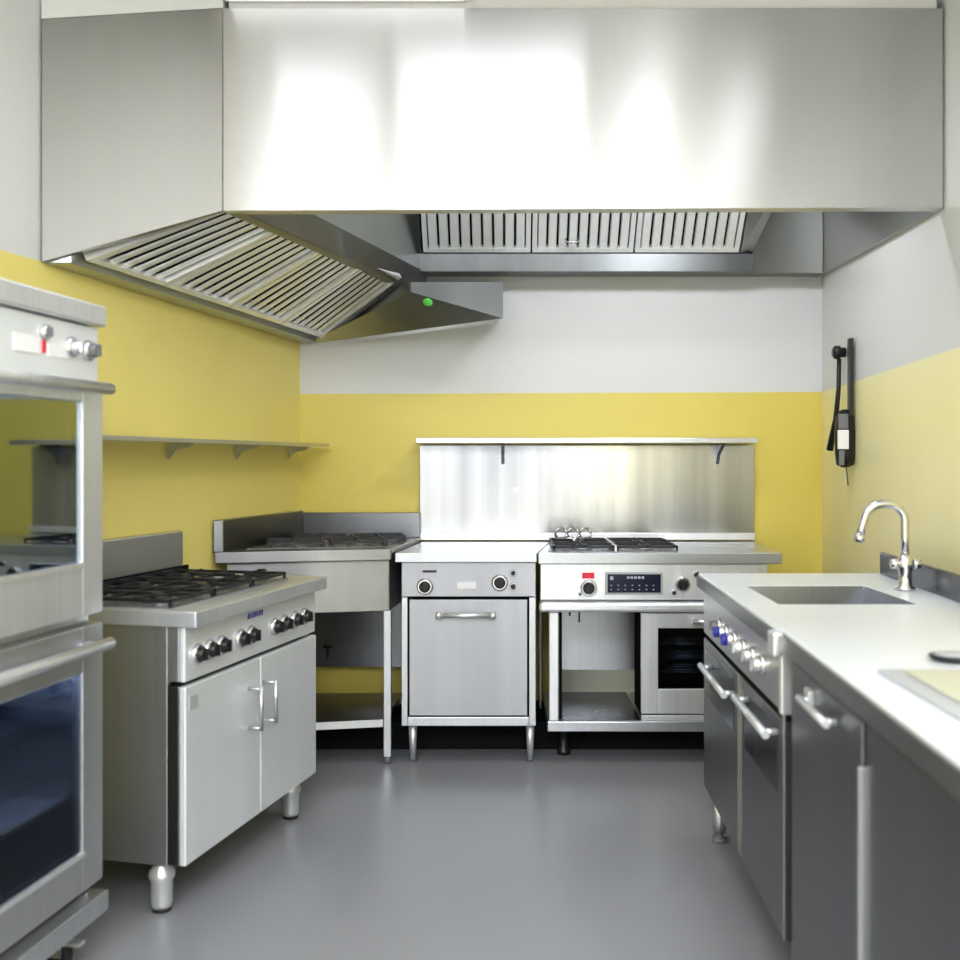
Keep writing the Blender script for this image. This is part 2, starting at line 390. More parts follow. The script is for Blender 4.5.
for x,z in ((-.34,.245),): MB().cyl((x,-.02,z),(x,-.012,z),.012).build('stud','steel',spl)
shb = thing('wall_shelf', 'narrow stainless shelf on two brackets above the tall steel splashback', 'shelf', (.385,5.05,1.385))
B(-.812,.792,-.20,.004,0,.012).build('shelf_board','steel',shb,.002)
B(-.812,.792,-.206,-.19,-.012,.014).build('front_lip','steel',shb,.003)
for x in (-.405,.64):
    g = MB(); y0 = -.014
    pts = [(y0,-.002),(-.17,-.002),(-.15,-.02),(-.05,-.06),(y0,-.11)]
    n = len(pts)
    g.add([(x-.008,a,b) for a,b in pts]+[(x+.008,a,b) for a,b in pts], [list(range(n)),list(range(n,2*n))[::-1]]+[(i,(i+1)%n,(i+1)%n+n,i+n) for i in range(n)])
    g.build('bracket','steel_dark',shb)

# ------------------------------------------------------------------ reusable parts
def knob(parent, x, y, z, r=.022, cap='black', bezel='chrome', name='knob', out=.03):
    """dial on a front plane facing -y"""
    k = MB().lathe((x,y,z), [(r*1.05,0),(r,.008),(r*.86,out*.85),(r*.7,out)], (0,-1,0), 18)
    k.box(x-.004,x+.004,y-out-.006,y-out*.5,z-r*.75,z+r*.75)
    o = k.build(name, cap, parent)
    MB().lathe((x,y,z), [(r*1.35,-.001),(r*1.35,.006),(r*1.12,.014)], (0,-1,0), 20).build('bezel', bezel, o)
    return o
def bar_handle(parent, p0, p1, r, off, mat='steel_bright', name='handle', inset=.02):
    """bar parallel to p0-p1 held off the face by two stand-offs along off"""
    p0, p1, off = Vector(p0), Vector(p1), Vector(off); d = (p1-p0).normalized()
    m = MB().cyl(p0+off, p1+off, r, seg=14)
    for q in (p0+d*inset, p1-d*inset): m.cyl(q, q+off, r*.8, seg=10)
    return m.build(name, mat, parent)
def grate(parent, x0, x1, y0, y1, z, n=1, label=None):
    m = MB(); h = .010; b = .008
    for xx in (x0, x1-b): m.box(xx,xx+b,y0,y1,z+.012,z+.012+h)
    for yy in (y0, (y0+y1)/2-b/2, y1-b): m.box(x0,x1,yy,yy+b,z+.012,z+.012+h)
    for xx in (x0,x1-b):
        for yy in (y0,y1-b): m.box(xx,xx+b,yy,yy+b,z,z+.014)
    for j in range(2):
        cy = y0+(y1-y0)*(.25+.5*j); cx = (x0+x1)/2
        hw = (x1-x0)/2; hh = (y1-y0)/4
        for sx in (-1,1):
            m.box(min(cx+sx*.025,cx+sx*hw),max(cx+sx*.025,cx+sx*hw),cy-b/2,cy+b/2,z+.014,z+.025)
        for sy in (-1,1):
            m.box(cx-b/2,cx+b/2,min(cy+sy*.025,cy+sy*hh),max(cy+sy*.025,cy+sy*hh),z+.014,z+.025)
    return m.build('grate','iron',parent)
def burner(parent, x, y, z, r=.045):
    o = MB().lathe((x,y,z), [(r*1.25,0),(r*1.2,.006),(r*.9,.009)], seg=20).build('burner','steel',parent)
    MB().lathe((x,y,z+.008), [(r*.8,0),(r*.8,.006),(r*.6,.01),(0.001,.011)], seg=20).build('burner_cap','iron',o)
def leg(parent, x, y, h, r=.022, foot=True, mat='steel_bright', taper=.8):
    o = MB().lathe((x,y,.02), [(r*taper,0),(r,h-.02)], seg=18).build('leg',mat,parent)
    MB().lathe((x,y,0), [(r*taper*1.05,0),(r*taper*1.05,.014),(r*taper*.8,.022)], seg=18).build('foot','gray',o)
    return o

# ------------------------------------------------------------------ left cooking range
ux, uy = .2267, .974
R = thing('gas_range', 'white-doored six-burner gas range with two cupboard doors against the left wall', 'cooker', (-.869,2.89,0), math.atan2(uy,ux))
Lr, Dr, zt = .924, .60, .87
B(0,Lr,0,.565,zt-.046,zt-.0).build('top_slab','pale',R,.004)
B(.035,Lr-.12,.10,.555,zt-.001,zt+.003).build('hob_tray','hob',R)
B(0,Lr-.03,.565,Dr,zt-.05,1.03).build('backsplash','steel',R,.006)
B(0,Lr-.01,.555,.565,zt,zt+.03).build('vent_strip','shadow',R)
gx = [.04,.295,.55,.805]
for k in range(3):
    grate(R, gx[k]+.004, gx[k+1]-.004, .105, .545, zt+.004)
    for yy in (.215,.435): burner(R, (gx[k]+gx[k+1])/2, yy, zt+.004)
B(.815,.84,.20,.225,zt,zt+.03).build('igniter','black',R)
s0 = .042
body = MB()
body.box(.012,.03,s0+.055,.57,.146,zt-.046).box(Lr-.03,Lr-.012,s0+.055,.57,.146,zt-.046).box(.03,Lr-.03,.555,.57,.146,zt-.046).box(.03,Lr-.03,s0+.035,.555,.146,.165)
body.build('carcass','steel',R,.002)
B(.03,Lr-.03,s0+.056,s0+.060,.165,.66).build('door_backing','shadow',R)
B(.011,Lr-.011,s0+.018,s0+.055,.150,.656).build('door_frame','steel_dark',R,.002)  # dark colour stands in for shade on the door sides
B(.011,Lr-.011,s0+.018,s0+.055,.668,zt-.047).build('panel_frame','steel',R,.002)
B(.012,Lr-.012,s0+.0,s0+.017,.667,zt-.046).build('control_panel','satin',R,.004)
for i,(a,b) in enumerate(((.010,.468),(.472,Lr-.010))):
    d = B(a,b,s0-.004,s0+.017,.150,.655).build('door','satin',R,.004)
    hx = .385 if i == 0 else .487
    bar_handle(d, (hx,s0-.004,.44), (hx,s0-.004,.58), .0065, (0,-.045,0), 'steel', inset=.008)
    if i == 0: B(.03,.075,s0-.0055,s0-.004,.585,.625).build('badge','trim',d)
for u in (.075,.145,.215, .335,.405, .575,.645,.73,.81): knob(R, u, s0, .738, .0225, 'black')
lg = MB()
for k,w_ in enumerate((.012,.01,.012,.012,.01,.012,.012)):
    x = .385+k*.0155; lg.add([(x,s0-.0006,.79),(x+w_,s0-.0006,.79),(x+w_+.004,s0-.0006,.808),(x+.004,s0-.0006,.808)], [(0,1,2,3)])
lg.build('logo','blue',R,label='small blue lettering on panel')
def range_leg(p, x, y, h=.15):
    o = MB().lathe((x,y,.012), [(.028,0),(.031,.01),(.031,.075),(.037,.085),(.037,.10),(.024,.118),(.018,h-.014)], seg=20).build('leg','steel_bright',p)
    MB().lathe((x,y,0), [(.026,0),(.026,.012)], seg=20).build('foot','rub',o)
for x,y in ((.055,.14),(.85,.11),(.055,.5),(.85,.5)): range_leg(R,x,y)

# ------------------------------------------------------------------ left double oven
dv = Vector((.1446,.9895))
Lo = .86
Q = Vector((-1.064,2.70)) - dv*Lo
O = thing('double_oven', 'tall double-deck stainless convection oven with two glass doors beside the left range', 'oven', (Q.x,Q.y,0), math.atan2(dv.y,dv.x))
Do = .44
zb = .175
ov = MB()
ov.box(0,Lo,.03,Do,1.56,1.642).box(0,.06,.03,Do,zb,1.56).box(Lo-.06,Lo,.03,Do,zb,1.56).box(.06,Lo-.06,Do-.03,Do,zb,1.56).box(.06,Lo-.06,.03,Do-.03,zb,.25).box(.06,Lo-.06,.03,Do-.03,.84,.97)
ov.build('carcass','steel',O,.003)
B(-.015,Lo+.012,-.015,Do+.01,1.642,1.697).build('top_cover','steel_bright',O,.006)
B(.0,Lo,.004,.03,1.49,1.638).build('control_panel','satin',O,.003)
for x,z in ((.62,1.60),(.30,1.60)): knob(O,x,.004,z,.014,'gray',out=.015)
knob(O,Lo-.05,.004,1.575,.02,'gray'); knob(O,Lo-.13,.004,1.575,.02,'steel')
B(.50,.60,.001,.004,1.545,1.585).build('label','white',O); B(.635,.74,.001,.004,1.545,1.585).build('label','white',O)
B(.612,.624,.001,.004,1.55,1.58).build('indicator','red',O)
def oven_door(z0,z1,wz0,wz1,hz,glass,dm_):
    d = MB(); a,b = .0,Lo; wa,wb_ = .095,Lo-.095
    d.box(a,wa,-.01,.028,z0,z1).box(wb_,b,-.01,.028,z0,z1).box(wa,wb_,-.01,.028,z0,wz0).box(wa,wb_,-.01,.028,wz1,z1)
    o = d.build('door',dm_,O,.004)
    B(wa,wb_,.0,.004,wz0,wz1).build('window',glass,o)
    B(wa-.006,wb_+.006,-.013,-.010,wz0-.012,wz0).build('seal','steel_bright',o)
    bar_handle(o, (.03,-.01,hz),(Lo-.025,-.01,hz),.015,(0,-.035,0),'steel_bright',inset=.05)
oven_door(.90,1.485,1.036,1.44,1.478,'glass_up','pale')
oven_door(.205,.875,.308,.756,.823,'glass','greyst')
for z0,z1 in ((.975,1.555),(.255,.835)):
    B(.062,Lo-.062,Do-.035,Do-.031,z0,z1).build('cavity_lining','cavity',O)
def oven_rack(z):
    m = MB()
    for y in (.06,.13,.20,.27,.34): m.cyl((.07,y,z),(Lo-.07,y,z),.004,seg=8)
    for x in [.09+.052*k for k in range(14)]: m.cyl((x,.05,z+.004),(x,.36,z+.004),.0025,seg=6)
    m.build('oven_rack','rack',O)
for z in (1.12,1.25,1.36,.40,.50,.62): oven_rack(z)
B(.06,Lo-.06,.06,.38,.408,.425).build('baking_tray','white',O,.004)
B(-.01,Lo+.012,-.02,.06,.118,.172).build('base_rail','steel',O,.004)
B(.02,Lo-.02,.06,Do,.12,.17).build('base_frame','steel_dark',O)
for x,y in ((.07,.07),(Lo-.09,.07),(.07,Do-.07),(Lo-.09,Do-.07)):
    c = MB().box(x-.026,x-.020,y-.03,y+.03,.045,.115).box(x+.020,x+.026,y-.03,y+.03,.045,.115).box(x-.028,x+.028,y-.03,y+.03,.108,.118).build('caster','steel',O)
    MB().cyl((x-.016,y,.04),(x+.016,y,.04),.04).build('wheel','rub',c)
    if y < .1: B(x-.014,x+.014,y-.075,y-.025,.07,.078).build('brake_pedal','steel_bright',c)

# ------------------------------------------------------------------ corner cooktop table
CT = thing('corner_cooktop', 'low stainless corner cooktop table with raised splash rims and open shelf below', 'cooktop table', (-.8,4.65,0))
c0 = (-.8,4.65,0)
def cp(mb,name,mat,bevel=0.0,label=None): return mb.build(name,mat,CT,bevel,org=c0,label=label)
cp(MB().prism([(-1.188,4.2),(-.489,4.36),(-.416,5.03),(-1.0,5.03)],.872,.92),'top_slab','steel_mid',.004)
cp(MB().prism([(-1.193,4.2),(-1.155,4.21),(-.985,5.0),(-1.01,5.03)],.92,1.05),'side_splash','steel_dark',.003)
cp(MB().prism([(-.985,5.0),(-.42,5.0),(-.42,5.035),(-1.0,5.035)],.92,1.04),'back_splash','steel_dark',.003)
cp(MB().prism([(-1.15,4.24),(-.50,4.39),(-.50,4.40),(-1.15,4.25)],.655,.872),'front_panel','steel_mid',.002)
cp(MB().prism([(-.52,4.40),(-.50,4.40),(-.45,4.98),(-.47,4.98)],.655,.872),'side_panel','steel')
cp(MB().prism([(-1.15,4.25),(-1.13,4.25),(-.99,4.95),(-1.01,4.95)],.655,.872),'side_panel','steel')
cp(MB().prism([(-1.09,4.33),(-.53,4.45),(-.47,4.95),(-.97,4.95)],.918,.924),'hob_tray','hob')
def cgrate(cx,cy,rz,w=.23,dp=.22):
    m = MB(); z = .924
    def bar(x0,x1,y0,y1,z0,z1):
        p = []
        for zz in (z0,z1):
            for x,y in ((x0,y0),(x1,y0),(x1,y1),(x0,y1)):
                p.append((cx+x*math.cos(rz)-y*math.sin(rz), cy+x*math.sin(rz)+y*math.cos(rz), zz))
        m.hexa(p)
    b = .006
    for s in (-1,1):
        bar(-w/2,w/2,s*dp/2-b,s*dp/2+b,z+.01,z+.024); bar(s*w/2-b,s*w/2+b,-dp/2,dp/2,z+.01,z+.024)
        bar(min(s*.02,s*w/2),max(s*.02,s*w/2),-b,b,z+.012,z+.026); bar(-b,b,min(s*.02,s*dp/2),max(s*.02,s*dp/2),z+.012,z+.026)
        for t in (-1,1): bar(s*w/2-b,s*w/2+b,t*dp/2-b,t*dp/2+b,z,z+.012)
    cp(m,'grate','iron')
    o = cp(MB().lathe((cx,cy,.924),[(.05,0),(.045,.008),(.03,.012)],seg=18),'burner','steel')
for cx,cy in ((-.92,4.51),(-.66,4.57),(-.86,4.78),(-.60,4.81)): cgrate(cx,cy,.2)
for x,y in ((-.51,4.42),(-1.12,4.29),(-.47,4.94),(-1.0,4.9)):
    zb_ = .125 if y > 4.6 else .03
    l_ = cp(B(x-.016,x+.016,y-.016,y+.016,zb_,.655),'leg','steel',.002)
    if y < 4.6: MB().cyl((x,y,0),(x,y,.03),.014).build('foot','gray',l_,org=c0)
cp(MB().prism([(-1.10,4.31),(-.53,4.42),(-.49,4.93),(-.98,4.93)],.155,.185),'lower_shelf','steel_dark')
cp(MB().prism([(-1.10,4.306),(-.53,4.416),(-.53,4.42),(-1.10,4.31)],.155,.187),'shelf_lip','steel')
cp(MB().prism([(-.995,4.975),(-.45,4.975),(-.45,4.985),(-.995,4.985)],.30,.872),'back_panel','steel_dark')
gv = cp(MB().cyl((-.86,4.955,.34),(-.86,4.955,.40),.006),'gas_valve','black'); MB().cyl((-.88,4.955,.40),(-.84,4.955,.40),.008).build('valve_lever','black',gv,org=c0)

# ------------------------------------------------------------------ middle fryer cabinet
F = thing('undercounter_cabinet', 'stainless cabinet with one drop-front door, two black dials and four round legs', 'cabinet', (-.17,4.39,0))
o_ = (-.17,4.39,0)
def fp(mb,name,mat,bevel=0.0,label=None,par=None): return mb.build(name,mat,par or F,bevel,org=o_,label=label)
fp(MB().prism([(-.476,4.39),(.1275,4.39),(.208,5.005),(-.408,5.005)],.86,.90),'top_slab','stop',.003)
c = MB().box(-.45,-.435,4.43,4.97,.16,.86).box(.108,.123,4.43,4.97,.16,.86).box(-.435,.108,4.955,4.97,.16,.86).box(-.435,.108,4.43,4.955,.16,.175)
fp(c,'carcass','steel')
fr = MB().box(-.45,-.424,4.412,4.43,.16,.708).box(.094,.123,4.412,4.43,.16,.708).box(-.424,.094,4.412,4.43,.16,.198)
fp(fr,'door_frame','steel',.002)
fp(B(-.45,.123,4.41,4.43,.712,.86),'control_panel','soft',.002)
fp(B(-.434,.107,4.432,4.436,.19,.71),'door_backing','shadow')
d = fp(B(-.418,.088,4.408,4.43,.204,.700),'door','soft',.003)
h_ = MB().cyl((-.29,4.365,.638),(-.06,4.365,.638),.0095)
for x in (-.275,-.075): h_.cyl((x,4.365,.638),(x,4.408,.638),.009)
for x in (-.29,-.06): h_.cyl((x-.012,4.365,.638),(x+.012,4.365,.638),.0135)
h_.build('handle','steel_bright',d,org=o_)
FL = (-.17,4.39,0)
def lk(x,z,r,cap='black'): knob(F,x-FL[0],4.41-FL[1],z,r,cap)
lk(-.350,.755,.026); lk(-.031,.772,.026); lk(.026,.815,.011); lk(.026,.757,.012)
fp(B(-.215,-.13,4.406,4.41,.745,.775),'label','white',.001); fp(B(-.36,-.30,4.4085,4.41,.815,.825),'vent_slot','black')
for x in (-.405,.100):
    for y in (4.45,):
        l_ = leg(F,x-FL[0],y-FL[1],.16,.019,taper=.7)

# ------------------------------------------------------------------ right-hand range with open shelf and small oven
G = thing('oven_range', 'wide stainless range with open shelf, small glass oven, blue display and two burner grates', 'cooker', (.65,4.39,0))
o_ = (.65,4.39,0)
def gp(mb,name,mat,bevel=0.0,label=None,par=None): return mb.build(name,mat,par or G,bevel,org=o_,label=label)
gp(MB().prism([(.1325,4.39),(1.168,4.39),(1.206,5.005),(.213,5.005)],.853,.90),'top_slab','stop',.003)
gp(B(.142,1.11,4.405,4.43,.70,.853),'control_panel','steel_bright',.003)
gp(B(.142,1.12,4.45,4.97,.655,.70).box(.142,1.11,4.43,4.45,.69,.853),'burner_box','steel_dark')
gp(B(.137,1.12,4.37,4.43,.650,.692),'front_rail','steel_bright',.012)
gp(MB().box(.178,.222,4.40,4.44,.182,.65),'post','steel_bright',.006)
gp(MB().box(.15,.165,4.86,4.90,.125,.65),'post','steel_dark',.003)
gp(MB().box(.224,.236,4.44,4.95,.182,.65),'side_panel','shadow')
gp(B(.172,1.12,4.40,4.97,.138,.182),'bottom_shelf','steel',.004)
gp(B(.236,.61,4.955,4.968,.29,.65),'back_panel','steel')
gp(B(.238,.57,4.42,4.948,.182,.185),'shelf_floor','steel_black')  # dark sheet stands in for shade on the shelf
gp(B(.236,.61,4.95,4.96,.182,.29),'back_ledge','board')
# oven box
ob = MB().box(.575,.585,4.44,4.66,.20,.65).box(1.09,1.105,4.44,4.66,.20,.65).box(.585,1.09,4.65,4.66,.20,.65).box(.585,1.09,4.44,4.65,.20,.215).box(.585,1.09,4.44,4.65,.632,.65)
gp(ob,'oven_box','shadow')
dm = MB(); a,b,wa,wb_ = .573,1.105,.645,1.03
dm.box(a,wa,4.41,4.44,.212,.643).box(wb_,b,4.41,4.44,.212,.643).box(wa,wb_,4.41,4.44,.212,.318).box(wa,wb_,4.41,4.44,.577,.643)
d = gp(dm,'oven_door','steel_bright',.003)
gp(B(wa,wb_,4.418,4.422,.318,.577),'window','glass_dark',par=d)
h_ = MB().cyl((.785,4.37,.612),(.90,4.37,.612),.010).cyl((.80,4.37,.612),(.80,4.41,.612),.008).cyl((.885,4.37,.612),(.885,4.41,.612),.008)
gp(h_,'handle','chrome',par=d)
for z in (.38,.44,.50):
    m = MB()
    for y in (4.47,4.52,4.58,4.63): m.cyl((.588,y,z),(1.085,y,z),.005,seg=8)
    gp(m,'oven_rack','rack')
gp(B(.575,1.10,4.41,4.45,.183,.206),'sill','steel_bright',.003)
for x in (.25,1.02):
    for y in (4.56,):
        gp(MB().lathe((x,y,0),[(.03,0),(.03,.02),(.02,.03),(.024,.138)]),'leg','black')
def gk(x,z,r,cap='black'): return knob(G,x-.65,4.405-4.39,z,r,cap)
gk(.348,.750,.027); gk(.748,.765,.025); gk(.806,.808,.011); gk(.709,.731,.008); gk(.31,.726,.005)
gp(B(.320,.372,4.4035,4.406,.790,.815),'red_label','red',label='small red label above the left dial')
ds = gp(B(.418,.664,4.398,4.406,.722,.818),'display_bezel','trim',.003)
gp(B(.428,.654,4.3965,4.399,.731,.809),'display','screen',par=ds)
mk = MB()
for k in range(5): mk.box(.51+k*.0155,.521+k*.0155,4.3955,4.397,.790,.800)
mk.box(.438,.452,4.3955,4.397,.785,.80)
for r in range(2):
    for k in range(7): mk.box(.44+k*.03,.446+k*.03,4.3955,4.397,.742+r*.018,.746+r*.018)
gp(mk,'display_marks','lcd',par=ds)
gp(MB().prism([(.175,4.45),(.735,4.45),(.765,4.94),(.225,4.94)],.899,.903),'hob_tray','hob')
for a in (.20,.475):
    grate(G,a-.65,a+.262-.65,4.455-4.39,4.93-4.39,.903)
    for yy in (4.575,4.81): burner(G,a+.131-.65,yy-4.39,.903,.04)
gp(B(.465,.472,4.45,4.94,.90,.925),'divider','steel_bright')
for x in (.30,.345):
    gp(MB().tube([(x,4.95,.648),(x+.003,4.945,.60),(x+.0,4.945,.55 if x<.32 else .52)],.004,8),'gas_hose','gray' if x>.32 else 'black')
# curled chrome pan support on the left burner
t = thing('pan_support', 'small curled chrome pan support standing on the left back burner', 'pan support', (.30,4.70,.933))
for dx,hh in ((-.055,.035),(0,.04),(.055,.032)):
    pts = []
    for k in range(13):
        a = -PI*.25+1.5*PI*k/12
        pts.append((dx+.026*math.cos(a)*1.0, .012*math.sin(a*2), .028+.024*math.sin(a)))
    MB().tube(pts,.0055,8).build('wire_loop','chrome',t)
m = MB().cyl((-.08,0,.006),(.08,0,.006),.006,seg=8)
m.cyl((0,-.08,.006),(0,.08,.006),.006,seg=8); m.build('base_wire','chrome',t)

# ------------------------------------------------------------------ right-hand side: range, cabinets, worktop
th = math.atan2(-1,-.029)
K = thing('steel_range', 'shade-darkened stainless range with blue knobs and two towel-bar doors under the sink worktop', 'cooker', (.684,3.575,0), th)
Lk = 1.165
k_ = MB().box(0,.015,.03,.56,.17,.85).box(Lk-.015,Lk,.03,.50,.17,.85).box(.015,Lk-.015,.53,.56,.17,.62).box(.015,Lk-.015,.03,.53,.17,.185)
k_.build('carcass','steel_dark',K)
B(.0,Lk,-.004,.03,.70,.852).build('control_panel','steel',K,.004)
B(.1,Lk-.05,-.0045,-.004,.84,.848).build('panel_seam','steel_black',K)
B(.0,Lk,.0,.03,.684,.699).build('gap_strip','shadow',K)
B(Lk-.025,Lk+.003,-.012,.03,.70,.852).build('panel_end','steel_bright',K,.004)
B(.015,Lk-.015,.026,.03,.185,.684).build('door_backing','shadow',K)
for a,b in ((.004,.60),(.66,Lk-.022)):
    d = B(a,b,-.004,.026,.172,.682).build('door','steel_cab',K,.003)
    B(a+.05,b-.05,-.006,-.004,.50,.655).build('door_reflection','steel_black',d)  # dark plate stands in for a dark reflection on the door
    z = .615 if a < .1 else .645
    bar_handle(d,(a+(.15 if a<.1 else .08),-.004,z),(b-.01,-.004,z),.010,(0,-.036,0),'steel_bright',inset=.03)
B(.606,.618,-.006,.026,.172,.682).build('stile','steel_mid',K,.003); B(.640,.654,-.006,.026,.172,.682).build('stile','steel_mid',K,.003); B(.618,.640,-.002,.026,.172,.682).build('stile','steel_cab',K)
B(Lk-.018,Lk,-.006,.026,.172,.70).build('stile','steel_mid',K,.003)
for x,cap,r_ in ((.33,'gray',.017),(.45,'steel',.017),(.58,'steel',.019),(.71,'steel_bright',.018),(.83,'steel',.019),(.95,'steel',.020)):
    kb = knob(K,x,-.004,.775,r_,cap,'chrome',out=.03)
    if x in (.45,.58): MB().lathe((x,-.032,.775),[(r_*.95,0),(r_*.95,.012),(r_*.7,.015)],(0,-1,0),18).build('blue_cap','blue',kb)
for x,y in ((.06,.04),(Lk-.08,.06),(.06,.48),(Lk-.08,.44)):
    o = MB().lathe((x,y,.03),[(.020,0),(.027,.03),(.027,.142)],seg=18).build('leg','steel',K)
    MB().lathe((x,y,0),[(.026,0),(.026,.012),(.012,.016),(.012,.03)],seg=18).build('foot','gray',o)

tn = math.atan2(-1,-.0444)
def cabinet(x0,x1,label,handle,hx):
    d_ = Vector((math.cos(tn),math.sin(tn)))
    p = Vector((.648,2.375))+d_*x0
    c = thing('base_cabinet', label, 'cabinet', (p.x,p.y,0), tn, None)
    w = x1-x0
    m = MB().box(0,w,.03,.46,.10,.845).box(.02,w-.02,.06,.44,0,.10)
    m.build('carcass','steel_dark',c,.002)
    d = B(.012,w-.004,-.0,.028,.11,.835).build('door','steel_cab',c,.003)
    if handle:
        bar_handle(d,(hx,0,.795),(hx+.22,0,.795),.008,(0,-.026,0),'steel_bright',inset=.02)
        B(hx-.015,hx+.03,-.012,0,.785,.815).build('handle_plate','steel_bright',d,.002)
    return c
c1 = cabinet(.012,.562,'shade-darkened steel base cabinet with short bar handle beside the range under the worktop',True,.19)
c2 = cabinet(.568,1.35,'plain shade-darkened steel base cabinet without handle nearest the viewer, lower right',False,0)
# light edge trim of the near cabinet
B(-.003,.010,-.010,.028,.11,.76).build('edge_trim','steel',c2,.002)

Wt = thing('worktop', 'long pale stainless worktop with sunken sink along the right wall', 'worktop', (.95,2.2,.88))
w0 = (.95,2.2,.88)
outer = [(.667,3.61),(.633,2.43),(.640,2.40),(.556,.6),(1.126,.6),(1.307,3.61)]
inner = [(.752,3.254),(.745,2.836),(1.127,2.836),(1.124,3.254)]
bm = bmesh.new(); es = []
for loop in (outer,inner):
    vs = [bm.verts.new((x-w0[0],y-w0[1],.90-w0[2])) for x,y in loop]
    es += [bm.edges.new((vs[i],vs[(i+1)%len(vs)])) for i in range(len(vs))]
bmesh.ops.triangle_fill(bm,use_beauty=True,use_dissolve=False,edges=es)
bmesh.ops.dissolve_limit(bm,angle_limit=.01,verts=bm.verts,edges=bm.edges)
ret = bmesh.ops.extrude_face_region(bm,geom=list(bm.faces))
bmesh.ops.translate(bm,verts=[g for g in ret['geom'] if isinstance(g,bmesh.types.BMVert)],vec=(0,0,-.046))
bmesh.ops.recalc_face_normals(bm,faces=bm.faces)
me = bpy.data.meshes.new('slab'); bm.to_mesh(me); bm.free(); me.materials.append(M['top'])
sl = bpy.data.objects.new('slab',me); COL.objects.link(sl); sl.parent = Wt
b_ = sl.modifiers.new('bevel','BEVEL'); b_.width = .004; b_.segments = 2; b_.limit_method = 'ANGLE'
def wp(mb,name,mat,bevel=0.0,label=None): return mb.build(name,mat,Wt,bevel,org=w0,label=label)
bs = MB(); t_ = .004
def ring(z,s): return [(.752+s,3.254-s,z),(.746+s,2.836+s,z),(1.127-s,2.836+s,z),(1.124-s,3.254-s,z)]
r0, r1 = ring(.898,.0), ring(.72,.02)
bs.add(r0+r1,[(0,1,5,4),(1,2,6,5),(2,3,7,6),(3,0,4,7),(4,5,6,7)])
sk = wp(bs,'sink_basin','steel_dark',label='dark rectangular sink basin')
MB().lathe((.94,3.04,.7205),[(.04,0),(.04,.003),(.02,.004)],seg=20).build('drain','chrome',sk,org=w0)
wp(MB().prism([(1.307,3.585),(1.292,3.585),(1.113,.6),(1.128,.6)],.90,.976),'splash_rim','steel_black',.003)  # near-black colour stands in for a dark reflection along the rim
wp(B(.618,.640,2.40,2.46,.836,.893),'corner_cap','steel_bright',.006)
# thin strips colour the slab's front face darker
wp(MB().prism([(.6385,2.395),(.6335,2.395),(.5505,.6),(.5555,.6)],.853,.893),'edge_strip','steel_mid')
wp(MB().prism([(.6655,3.60),(.6605,3.60),(.6285,2.47),(.6335,2.47)],.856,.893),'edge_strip','steel_dark')

tp = thing('sink_tap', 'tall chrome swan-neck tap standing behind the sink', 'tap', (1.209,3.14,.902))
MB().lathe((0,0,0),[(.030,0),(.030,.006),(.020,.012),(.018,.05),(.022,.062),(.022,.095),(.014,.105)],seg=24).build('tap_body','chrome',tp)
pts = [(0,0,.10),(0,0,.16),(0,0,.208)]
for k in range(1,13):
    a = PI*k/12*.86; pts.append((-.062+.062*math.cos(a),.0,.208+.052*math.sin(a)))
lx = pts[-1]; pts += [(lx[0]-.012,0,lx[2]-.04),(lx[0]-.020,0,lx[2]-.075)]
MB().tube(pts,.0125,16).build('spout','chrome',tp)
e = pts[-1]; MB().cyl((e[0]+.003,0,e[2]+.012),(e[0]-.002,0,e[2]-.012),.0155).build('aerator','chrome',tp)
for s in (-1,1):
    h_ = MB().cyl((s*.015,0,.078),(s*.022,-.003,.078),.011).lathe((s*.022,-.003,.078),[(.013,0),(.016,.006),(.014,.022),(.004,.024)],(s,0,0),16)
    h_.build('tap_handle','chrome',tp)

cb = thing('chopping_board', 'pale yellow board in a grey rim lying on the worktop at right edge', 'board', (.86,1.56,.9005))
m = MB().prism([(-.172,.362),(-.182,-.42),(.20,-.42),(.22,.362)],0,.006); m.build('rim','trim',cb,.002)
MB().prism([(-.135,.325),(-.15,-.40),(.185,-.40),(.20,.325)],.006,.012).build('board_surface','board',cb,.003)
sd = thing('soap_dish', 'small dark oval dish with pale top on the worktop near the right edge', 'dish', (.885,2.03,.901))
ds_ = MB().lathe((0,0,0),[(.035,0),(.05,.006),(.055,.014),(.05,.018)],seg=28).build('dish','black',sd); ds_.scale = (1.05,.75,.7)
dt = MB().lathe((0,0,.014),[(.044,0),(.044,.006),(.03,.008)],seg=28).build('dish_top','trim',sd); dt.scale = (1.05,.75,.7)

# ------------------------------------------------------------------ handset hanging on the right wall
yh = 4.74; xh = wr(yh)-.004
HS = thing('hanging_handset', 'black handset with white label hanging by a strap and cord on right wall', 'handset', (xh,yh,1.50), -math.atan(TR)*1.0)
# local -x out of the wall, y along the wall (away)
s = 4.74/1034
def zz(py): return 1.295+(460-py)*s-1.50
def yy_(px): # position along wall for a pixel column
    tt = (px-507)/1034; Y = (XR-TR*YB)/(tt-TR); return Y-yh
hb = MB(); ya,yb = yy_(863),yy_(846)
ym = (ya+yb)/2
prof = []
hb.lathe((-.035,ym,zz(467)),[(.014,0),(.036,.012),(.042,.06),(.044,.15),(.038,.22),(.022,.245),(.008,.25)],seg=24)
hbo = hb.build('handset_body','black',HS)
MB().box(-.076,-.030,ym-.050,ym-.034,zz(450),zz(432)).build('label_plate','white',HS,.003,label='white label')
MB().box(-.072,-.032,ym-.048,ym-.034,zz(431),zz(417)).build('grey_plate','gray',HS,.003)
MB().box(-.070,-.048,ym-.048,ym-.034,zz(465),zz(451)).build('grey_plate','gray',HS,.003)
ys = yy_(855)
MB().prism([(-.024,ys-.02),(-.006,ys-.02),(-.006,ys+.02),(-.024,ys+.02)],zz(420),zz(346)).build('strap','black',HS,.003)
yc = yy_(847)
